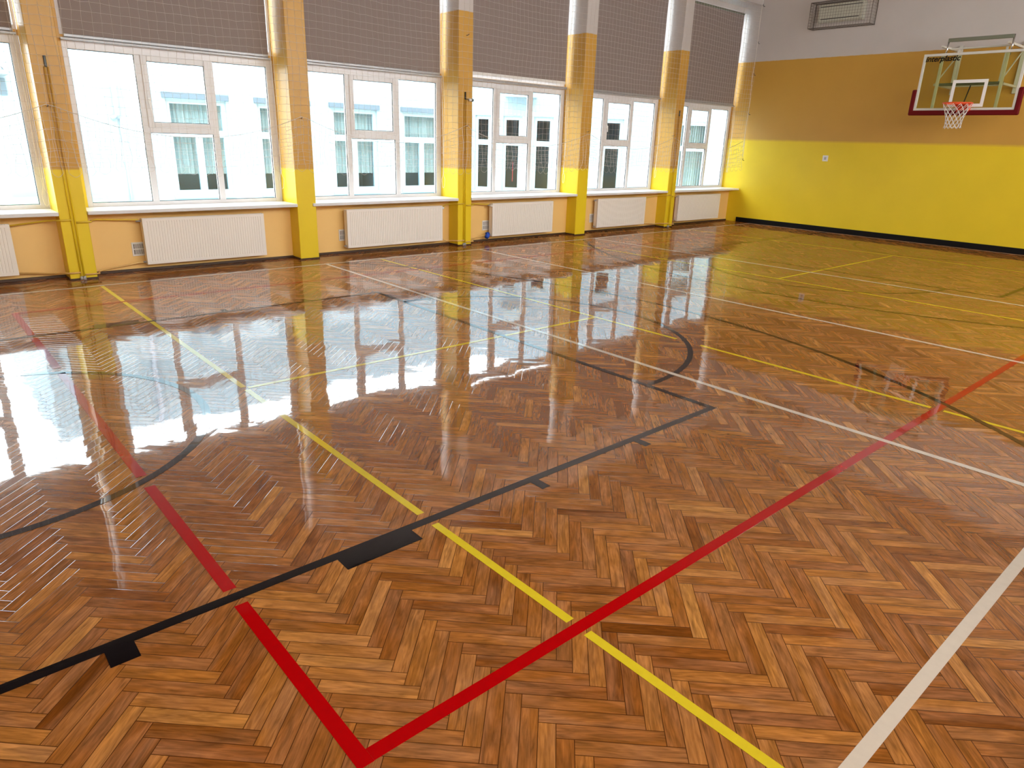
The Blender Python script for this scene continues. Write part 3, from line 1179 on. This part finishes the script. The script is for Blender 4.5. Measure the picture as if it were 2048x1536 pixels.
XL_, XR_ = -1.34, 16.53
L('x', 9.485, .05, XL_, XR_, ZW, 'line_white', 'long white sideline running along the foot of the window wall')
L('x', .503, .05, XL_, XR_, ZW, 'line_white', 'broad white line crossing the bottom right corner', (), -.006)
L('y', 4.679, .05, .512, 9.46, ZW, 'line_white', 'white cross line nearest the camera, crossing the red line', (), .0053)
L('y', 7.683, .05, .512, 9.46, ZW, 'line_white', 'second white cross line, at the middle of the hall', (), -.0046)
L('y', 10.833, .05, .512, 9.46, ZW, 'line_white', 'third white cross line, beyond the middle of the hall', (), -.024)
L('y', 16.50, .05, .512, 9.46, ZW, 'line_white', 'thin white end line beside the black skirting of the end wall')
m = MB()
seg_rects(m, 'y', .762, .055, 1.455, 8.46, ZR, [(2.455, 2.575), (3.735, 3.885), (6.1, 6.25), (7.32, 7.44)])
seg_rects(m, 'x', 1.484, .055, .79, 14.5, ZR - .0001)
seg_rects(m, 'x', 8.432, .05, .79, 14.5, ZR - .0001)
court(m, 'red rectangle line with its sharp corner at the bottom of the photo', 'line_red')
L('y', 1.726, .042, .56, 9.45, ZY, 'line_yellow', 'nearest yellow cross line, running from the first column to the bottom edge', [(1.44, 1.535), (2.475, 2.60), (4.90, 4.97)], .0042)
L('y', 5.645, .042, .56, 9.45, ZY, 'line_yellow', 'second yellow cross line, cut by the black semicircle', [(1.44, 1.53), (3.58, 3.86)])
L('y', 9.798, .042, .56, 9.45, ZY, 'line_yellow', 'third yellow cross line, just beyond the hall middle', [(1.44, 1.53)], -.0145)
L('y', 14.153, .042, .56, 9.45, ZY, 'line_yellow', 'faint farthest yellow cross line before the end wall', (), -.0363)
L('x', 4.94, .042, 1.77, 5.62, ZY, 'line_yellow', 'short yellow lengthwise line inside the nearer black key')
L('x', 5.00, .042, 9.75, 13.90, ZY, 'line_yellow', 'short yellow lengthwise line near the far end')


def key(xft, s, ylo, yhi, xb, label, off=False):
    m = MB()
    for y, sd in ((ylo, -1), (yhi, 1)):
        seg_rects(m, 'x', y, .052, min(xb, xft + s * .026), max(xb, xft + s * .026), ZB)
        for d0, d1 in ((.885, .945), (1.80, 1.86), (2.66, 3.06), (3.90, 4.00)):
            xa, xc = xft - s * d0, xft - s * d1
            m.box(min(xa, xc), max(xa, xc), *sorted((y + sd * .026, y + sd * .125)), ZB - .0004, ZB)
    seg_rects(m, 'y', xft, .052, ylo + .026, yhi - .026, ZB)
    if off:                             # the key was painted slightly out of square
        q = []
        for x, y, z in m.v:
            t = (y - ylo) / (yhi - ylo)
            q.append((x + .0105 * (y - 4.95), y + (1 - t) * .0088 * x - t * (.0097 * x - .015), z))
        m.v = q
    return court(m, label, 'line_black')


key(4.30, 1, 2.51, 7.385, -1.5, 'black key rectangle with block marks, nearest the camera', True)
key(11.17, -1, 2.53, 7.50, 16.5, 'faint black key rectangle near the end wall')
m = MB()
arc_strip(m, 4.29 + .026, 4.95, 1.79, .05, -90, 90, ZB)
court(m, 'black semicircle bulging from the nearer key', 'line_black')
m = MB()
arc_strip(m, 11.17 - .026, 5.0, 1.8, .05, 90, 270, ZB)
court(m, 'black semicircle bulging from the far key', 'line_black')
m = MB()
arc_strip(m, .07, 4.965, 1.335, .052, -90, 90, ZB)
seg_rects(m, 'x', 4.965 - 1.335, .052, -.4, .07, ZB)
seg_rects(m, 'x', 4.965 + 1.335, .052, -.4, .07, ZB)
court(m, 'small black semicircle at the left edge, crossing the red line', 'line_black')
m = MB()
arc_strip(m, 15.42, 4.97, 1.27, .05, 90, 270, ZB)
court(m, 'small black semicircle just before the end wall', 'line_black')
m = MB()
arc_strip(m, .065, 4.945, 6.71, .05, -41.6, 42.4, ZB, 120)
court(m, 'large black arc curving around the nearer key to the right edge', 'line_black')
m = MB()
arc_strip(m, 15.38, 4.95, 6.80, .05, 180 - 41, 180 + 41, ZB, 120)
court(m, 'large faint black arc around the far key', 'line_black')

# ------------------------------------------------------------------ basketball hoop
BX = 15.45
root = thing('basketball_hoop', 'wall-mounted basketball hoop with clear board and dark red padding', 'basketball hoop', (FAR, 4.9, 2.6))
yl, yr, zb_, zt_ = 5.735, 4.045, 2.60, 3.60
# the board
board = MB().box(BX, BX + .012, yr + .03, yl - .03, zb_ + .02, zt_ - .02).obj('backboard', 'board_acrylic', root)
m = MB()
def yring(mb, y0, y1, z0, z1, x0, x1, wd, ch=.002):
    mb.box(x0, x1, y0, y0 + wd, z0, z1, ch)
    mb.box(x0, x1, y1 - wd, y1, z0, z1, ch)
    mb.box(x0, x1, y0 + wd, y1 - wd, z0, z0 + wd, ch)
    mb.box(x0, x1, y0 + wd, y1 - wd, z1 - wd, z1, ch)
yring(m, yr, yl, zb_, zt_, BX - .010, BX + .03, .045, .004)
m.obj('board_frame', 'support_white', board)
m = MB()
yring(m, 4.555, 5.135, 2.66, 3.13, BX - .004, BX - .0005, .055, 0)
m.obj('target_square', 'plastic_white', board)
m = MB()
m.box(BX - .025, BX + .045, yr - .03, yl + .03, zb_ - .085, zb_ + .005, .015)
m.box(BX - .025, BX + .045, yl - .005, yl + .08, zb_ - .085, zb_ + .38, .018)
m.box(BX - .025, BX + .045, yr - .08, yr + .005, zb_ - .085, zb_ + .38, .018)
m.obj('edge_padding', 'pad_red', root)
# lettering
tc = bpy.data.curves.new('lettering', 'FONT')
tc.body = 'interplastic'
tc.size = .135
tc.extrude = .001
tc.offset = .0035
tc.shear = .25
tc.space_character = 1.0
tmp = bpy.data.objects.new('lettering', tc)
COL.objects.link(tmp)
bpy.context.view_layer.update()
lme = bpy.data.meshes.new_from_object(tmp.evaluated_get(bpy.context.evaluated_depsgraph_get()))
bpy.data.objects.remove(tmp)
lme.materials.clear()
lme.materials.append(M['black_trim'])
w_ = max(v.co.x for v in lme.vertices)
for v in lme.vertices:
    x, y, z = v.co
    v.co = Vector((BX - .014 - z, 5.69 - x * .60 / w_, 3.465 + y)) - root.location
lme.update()
to = bpy.data.objects.new('lettering', lme)
COL.objects.link(to)
to.parent = board
# rim, bracket, net
RX, RY, RZ = 15.085, 4.86, 2.705
m = MB()
m.tube([(RX + .235 * math.cos(a), RY + .235 * math.sin(a), RZ) for a in np.linspace(0, 2 * PI, 48, endpoint=False)], .011, 10, closed=True)
rim = m.obj('rim', 'rim_orange', root, smooth=True)
m = MB()
# cone-shaped front bracket plates
for s in (-1, 1):
    m.add([(BX, RY + s * .10, RZ + .03), (BX, RY + s * .10, RZ - .15), (RX + .20, RY + s * .10, RZ - .02), (RX + .20, RY + s * .10, RZ + .01),
           (BX, RY + s * .093, RZ + .03), (BX, RY + s * .093, RZ - .15), (RX + .20, RY + s * .093, RZ - .02), (RX + .20, RY + s * .093, RZ + .01)],
          [(0, 1, 2, 3), (7, 6, 5, 4), (0, 3, 7, 4), (1, 5, 6, 2), (3, 2, 6, 7), (0, 4, 5, 1)])
m.box(BX - .014, BX - .004, RY - .12, RY + .12, RZ - .16, RZ + .04, .003)
m.box(RX + .19, BX - .01, RY - .10, RY + .10, RZ - .008, RZ + .008, .002)
m.obj('rim_bracket', 'rim_orange', rim)
for k in range(12):
    a = 2 * PI * k / 12
    MB().tube([(RX + .235 * math.cos(a), RY + .235 * math.sin(a), RZ - .005), (RX + .225 * math.cos(a), RY + .225 * math.sin(a), RZ - .05)], .004, 5).obj('net_hook', 'rim_orange', rim)
m = MB()
A, B = [], []
ringz = [0, .07, .13, .19, .25, .31, .37, .42]
ringr = [.230, .205, .180, .158, .143, .135, .133, .142]


def npnt(j, k):
    off = .5 if j % 2 else 0
    a = 2 * PI * (k + off) / 12
    return (RX + ringr[j] * math.cos(a), RY + ringr[j] * math.sin(a), RZ - .012 - ringz[j] + (.008 * math.sin(5 * k + j) if j > 4 else 0))


for j in range(len(ringz) - 1):
    for k in range(12):
        p = npnt(j, k)
        q1 = npnt(j + 1, k)
        q2 = npnt(j + 1, k - 1 if j % 2 == 0 else k + 1)
        for q in (q1, q2):
            m.tube([p, ((p[0] + q[0]) / 2, (p[1] + q[1]) / 2, (p[2] + q[2]) / 2 - .004), q], .0042, 5)
m.obj('net', 'plastic_white', rim, smooth=True)
# support structure behind the board
for y in (5.43, 4.37):
    MB().box(BX + .05, BX + .09, y - .025, y + .025, 2.63, 3.56, .004).obj('board_upright', 'support_white', root)
for y in (5.40, 4.35):
    MB().tube([(BX + .12, y, 3.86), (BX + .12, y, 3.52)], .016, 12).obj('guide_rod', 'steel_chrome', root, smooth=True)
for z0_, z1_ in ((3.80, 3.86), (3.04, 3.09)):
    MB().box(BX + .08, BX + .14, 4.35, 5.40, z0_, z1_, .005).obj('cross_bar', 'bar_greygreen', root)
m = MB()
for y in (5.50, 4.42):
    s = 1 if y > 5 else -1
    m.box(BX + .14, FAR - .03, y - .02, y + .02, 3.72, 3.76, .004)
    m.box(BX + .14, FAR - .03, y - .02, y + .02, 3.05, 3.09, .004)
    m.tube([(BX + .16, y, 3.08), (FAR - .06, y, 3.72)], .013, 8)
    m.box(FAR - .05, FAR, y - .035, y + .035, 2.95, 3.85, .004)
m.box(BX + .60, BX + .64, 4.44, 5.48, 3.055, 3.085, .003)
m.box(BX + .60, BX + .64, 4.44, 5.48, 3.725, 3.755, .003)
for y in (5.36, 4.56):
    m.box(BX + .605, BX + .635, y - .018, y + .018, 3.085, 3.725, .003)
m.obj('truss', 'support_white', root)
m = MB()
m.tube([(BX + .14, 4.87, 3.06), (BX + .03, 4.93, 2.50)], .011, 8)
m.tube([(BX + .13, 4.87, 3.045), (BX + .13, 4.87, 3.085)], .035, 12)
m.obj('adjusting_crank', 'steel_dark', root, smooth=True)

# ------------------------------------------------------------------ caged lamp high on the end wall
ca = thing('wire_cage', 'dark wire cage high on the white part of the end wall', 'cage', (FAR, 7.98, 4.4))
m = MB()
cx0, cx1, cy0, cy1, cz0, cz1 = 16.36, FAR, 7.30, 8.66, 4.385, 4.90
for x in (cx0, cx1 - .01):
    for z in (cz0, cz1):
        m.tube([(x, cy0, z), (x, cy1, z)], .007, 6)
    for y in (cy0, cy1):
        m.tube([(x, y, cz0), (x, y, cz1)], .007, 6)
for y in (cy0, cy1):
    for z in (cz0, cz1):
        m.tube([(cx0, y, z), (cx1, y, z)], .007, 6)
m.obj('frame', 'cage_wire', ca, smooth=True)
m = MB()
A, B = [], []
for k in range(1, 23):
    y = cy0 + (cy1 - cy0) * k / 23
    A.append((cx0, y, cz0)); B.append((cx0, y, cz1))
    for z in (cz0, cz1):
        A.append((cx0, y, z)); B.append((cx1, y, z))
for k in range(1, 9):
    z = cz0 + (cz1 - cz0) * k / 9
    A.append((cx0, cy0, z)); B.append((cx0, cy1, z))
    for y in (cy0, cy1):
        A.append((cx0, y, z)); B.append((cx1, y, z))
for k in range(1, 5):
    x = cx0 + (cx1 - cx0) * k / 5
    for y in (cy0, cy1):
        A.append((x, y, cz0)); B.append((x, y, cz1))
    for z in (cz0, cz1):
        A.append((x, cy0, z)); B.append((x, cy1, z))
strands(m, A, B, .0025)
m.obj('wire_grid', 'cage_wire', ca)
lm = thing('wall_unit', 'pale oblong unit mounted inside the wire cage', 'wall unit', (FAR, 8.0, 4.5))
MB().box(16.46, FAR, 7.52, 8.52, 4.50, 4.86, .02).obj('housing', 'lamp_body', lm)
MB().box(16.45, 16.462, 7.56, 8.48, 4.80, 4.815, .002).obj('slot', 'steel_dark', lm)
MB().box(16.45, 16.462, 7.60, 8.44, 4.555, 4.568, .002).obj('slot', 'steel_dark', lm)

# ------------------------------------------------------------------ outside: yard and buildings
struct(MB().box(-30, 40, wy1 + .3, 70, -.62, -.50).obj('ground', 'snow'), 'pale ground of the yard outside the windows', 'ground')
m = MB()
m.add([(-8, 13.2, -.52), (3.2, 13.2, -.52), (3.2, 15.0, .40), (-8, 15.0, .40), (-8, 15.5, .58), (3.2, 15.5, .58), (3.2, 15.7, -.52), (-8, 15.7, -.52)],
      [(0, 1, 2, 3), (3, 2, 5, 4), (4, 5, 6, 7), (0, 3, 4, 7), (1, 6, 5, 2), (0, 7, 6, 1)])
tag(m.obj('grass_bank', 'snowy_grass'), 'low bank of patchy grass and snow outside the left window', 'bank')


def house_window(root, T, x0, x1, z0, z1, mull, curtain=True, red=False):
    """a window set in a facade; T maps local (x along wall, y outward depth, z)"""
    def B(mb, a, b, c, d, e, f):
        q = MB().box(a, b, c, d, e, f)
        mb.add([T(p) for p in q.v], q.f)
    fr = MB()
    zt = z0 + (z1 - z0) * .64
    for a, b, e, f in ((x0, x0 + .09, z0, z1), (x1 - .09, x1, z0, z1), (x0 + .09, x1 - .09, z0, z0 + .10), (x0 + .09, x1 - .09, z1 - .10, z1), (x0 + .09, x1 - .09, zt - .05, zt + .09)):
        B(fr, a, b, .06, .14, e, f)
    for mx in mull:
        B(fr, mx - .07, mx + .07, .06, .14, z0 + .10, zt - .05)
    f = fr.obj('window', 'outside_frame', root)
    g = MB()
    B(g, x0 + .05, x1 - .05, .10, .108, z0 + .05, z1 - .05)
    g.obj('pane', 'house_glass', f)
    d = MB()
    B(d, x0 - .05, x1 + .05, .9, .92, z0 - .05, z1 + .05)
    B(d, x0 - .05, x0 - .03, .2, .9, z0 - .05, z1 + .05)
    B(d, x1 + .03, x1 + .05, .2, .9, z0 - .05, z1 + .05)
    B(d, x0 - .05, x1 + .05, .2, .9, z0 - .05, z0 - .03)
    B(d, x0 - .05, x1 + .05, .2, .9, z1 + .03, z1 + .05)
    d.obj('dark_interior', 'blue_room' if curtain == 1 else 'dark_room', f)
    if curtain:
        cvs, cfs = [], []
        n = 40
        for i in range(n + 1):
            t = i / n
            x = x0 + .02 + (x1 - x0 - .04) * t
            for z in (z0 + .42 if curtain == 1 else z0 + .1, z1 - .02):
                cvs.append(T((x, .26 + .03 * math.sin(i * 1.9), z)))
        for i in range(n):
            cfs.append((2 * i, 2 * i + 2, 2 * i + 3, 2 * i + 1))
        c = MB()
        c.add(cvs, cfs)
        c.obj('curtain', 'curtain_cloth', f)
    if red:
        c = MB()
        B(c, x0 + .3, x1 - .25, .3, .33, z0 + .25, z0 + .8)
        c.obj('red_board', 'red_paint', f)
    s = MB()
    B(s, x0 - .04, x1 + .04, -.07, -.001, z0 - .06, z0 + .012)
    B(s, x0 + .001, x1 - .001, -.001, .06, z0 + .001, z0 + .012)
    s.obj('outer_sill', 'outside_frame', f)
    return f


FY = 16.0
b1 = thing('school_building', 'pale rendered building across the yard with curtained windows and slanting wing', 'building', (8, FY, -.5))
FW = [(4.66, 5.88), (6.55, 7.75), (8.34, 9.58), (10.32, 11.55)]
m = MB()
holes_wall(m, 1.78, 12.7, -.5, 4.5, FY, FY + .18, [(a, b, .50, 2.42) for a, b in FW])
m.box(1.78, 1.93, FY + .18, 24, -.5, 4.5)
m.obj('wall', 'render_wall', b1)
for i, (a, b) in enumerate(FW):
    house_window(b1, lambda p: (p[0], FY + p[1], p[2]), a, b, .50, 2.42, [(a + b) / 2], 1)
    MB().box(a - .06, b + .06, FY - .035, FY, 2.42, 2.53, .003).obj('lintel', 'render_wall_grey', b1)
m = MB()
m.tube([(3.74, FY - .06, 4.5), (3.74, FY - .06, 2.05), (3.62, FY - .06, 1.98)], .05, 10)
m.obj('downpipe', 'pipe_grey', b1, smooth=True)
m = MB()
m.tube([(3.78, FY - .02, 1.98), (3.78, FY - .02, -.4)], .02, 8)
m.obj('cable_duct', 'pipe_grey', b1, smooth=True)

P0, P1 = Vector((12.65, 16.0)), Vector((18.3, 10.7))
dv = (P1 - P0).normalized()
nv_ = Vector((-dv.y, dv.x))           # away from the gym
if nv_.dot(Vector((1, 1))) < 0:
    nv_ = -nv_
b2 = b1                               # the slanting wing belongs to the same building


def TW(p):
    q = P0 + dv * p[0] + nv_ * p[1]
    return (q.x, q.y, p[2])


def hit(px_dir):
    """distance along the wing wall of a sight line from the hall"""
    d = Vector(px_dir)
    det = d.x * (-dv.y) + d.y * dv.x
    return (-(P0.x) * d.y + P0.y * d.x) / (-(dv.x * -d.y + dv.y * d.x)) if abs(det) > 1e-9 else 0


WD = [((12.50, 15.62), (12.69, 15.46)), ((13.08, 15.13), (13.32, 14.92)), ((13.70, 14.57), (13.94, 14.34)),
      ((15.01, 13.22), (15.23, 12.96)), ((16.25, 11.66), (16.58, 11.18))]
WW = []
for a, b in WD:
    sa, sb = hit(a), hit(b)
    WW.append((min(sa, sb) - .10, max(sa, sb) + .10))
Lw = (P1 - P0).length
m0 = MB()
holes_wall(m0, 0, Lw, -.5, 4.5, 0, .18, [(a, b, .45, 2.45) for a, b in WW])
m = MB()
m.add([TW(p) for p in m0.v], m0.f)
m.obj('wing_wall', 'render_wall', b2)
for i, (a, b) in enumerate(WW):
    house_window(b2, TW, a, b, .45, 2.45, [], 0 if i < 4 else 2, red=(i == 1))

m0 = MB()
sx = hit((13.12, 15.1))
m0.box(sx - .1, sx + .75, -.42, -.002, 2.92, 2.98)
m0.box(sx + .0, sx + .62, -.36, -.06, 2.98, 3.20, .03)
m = MB()
m.add([TW(p) for p in m0.v], m0.f)
m.obj('air_conditioner_shelf', 'outside_frame', b2)

can = MB()
can.box(1.79, 2.04, FY - .45, FY, 2.62, 2.70, .01)
for k in range(3):
    can.tube([(1.83 + k * .085, FY - .46, 2.72), (1.83 + k * .085, FY, 2.80)], .035, 6)
can.obj('sheet_canopy', 'roof_sheet', b1)
MB().box(1.8, 2.02, FY - .02, FY - .001, 2.30, 2.58).obj('grey_panel', 'render_wall_grey', b1)  # plain grey panel on the wall under the sheet canopy
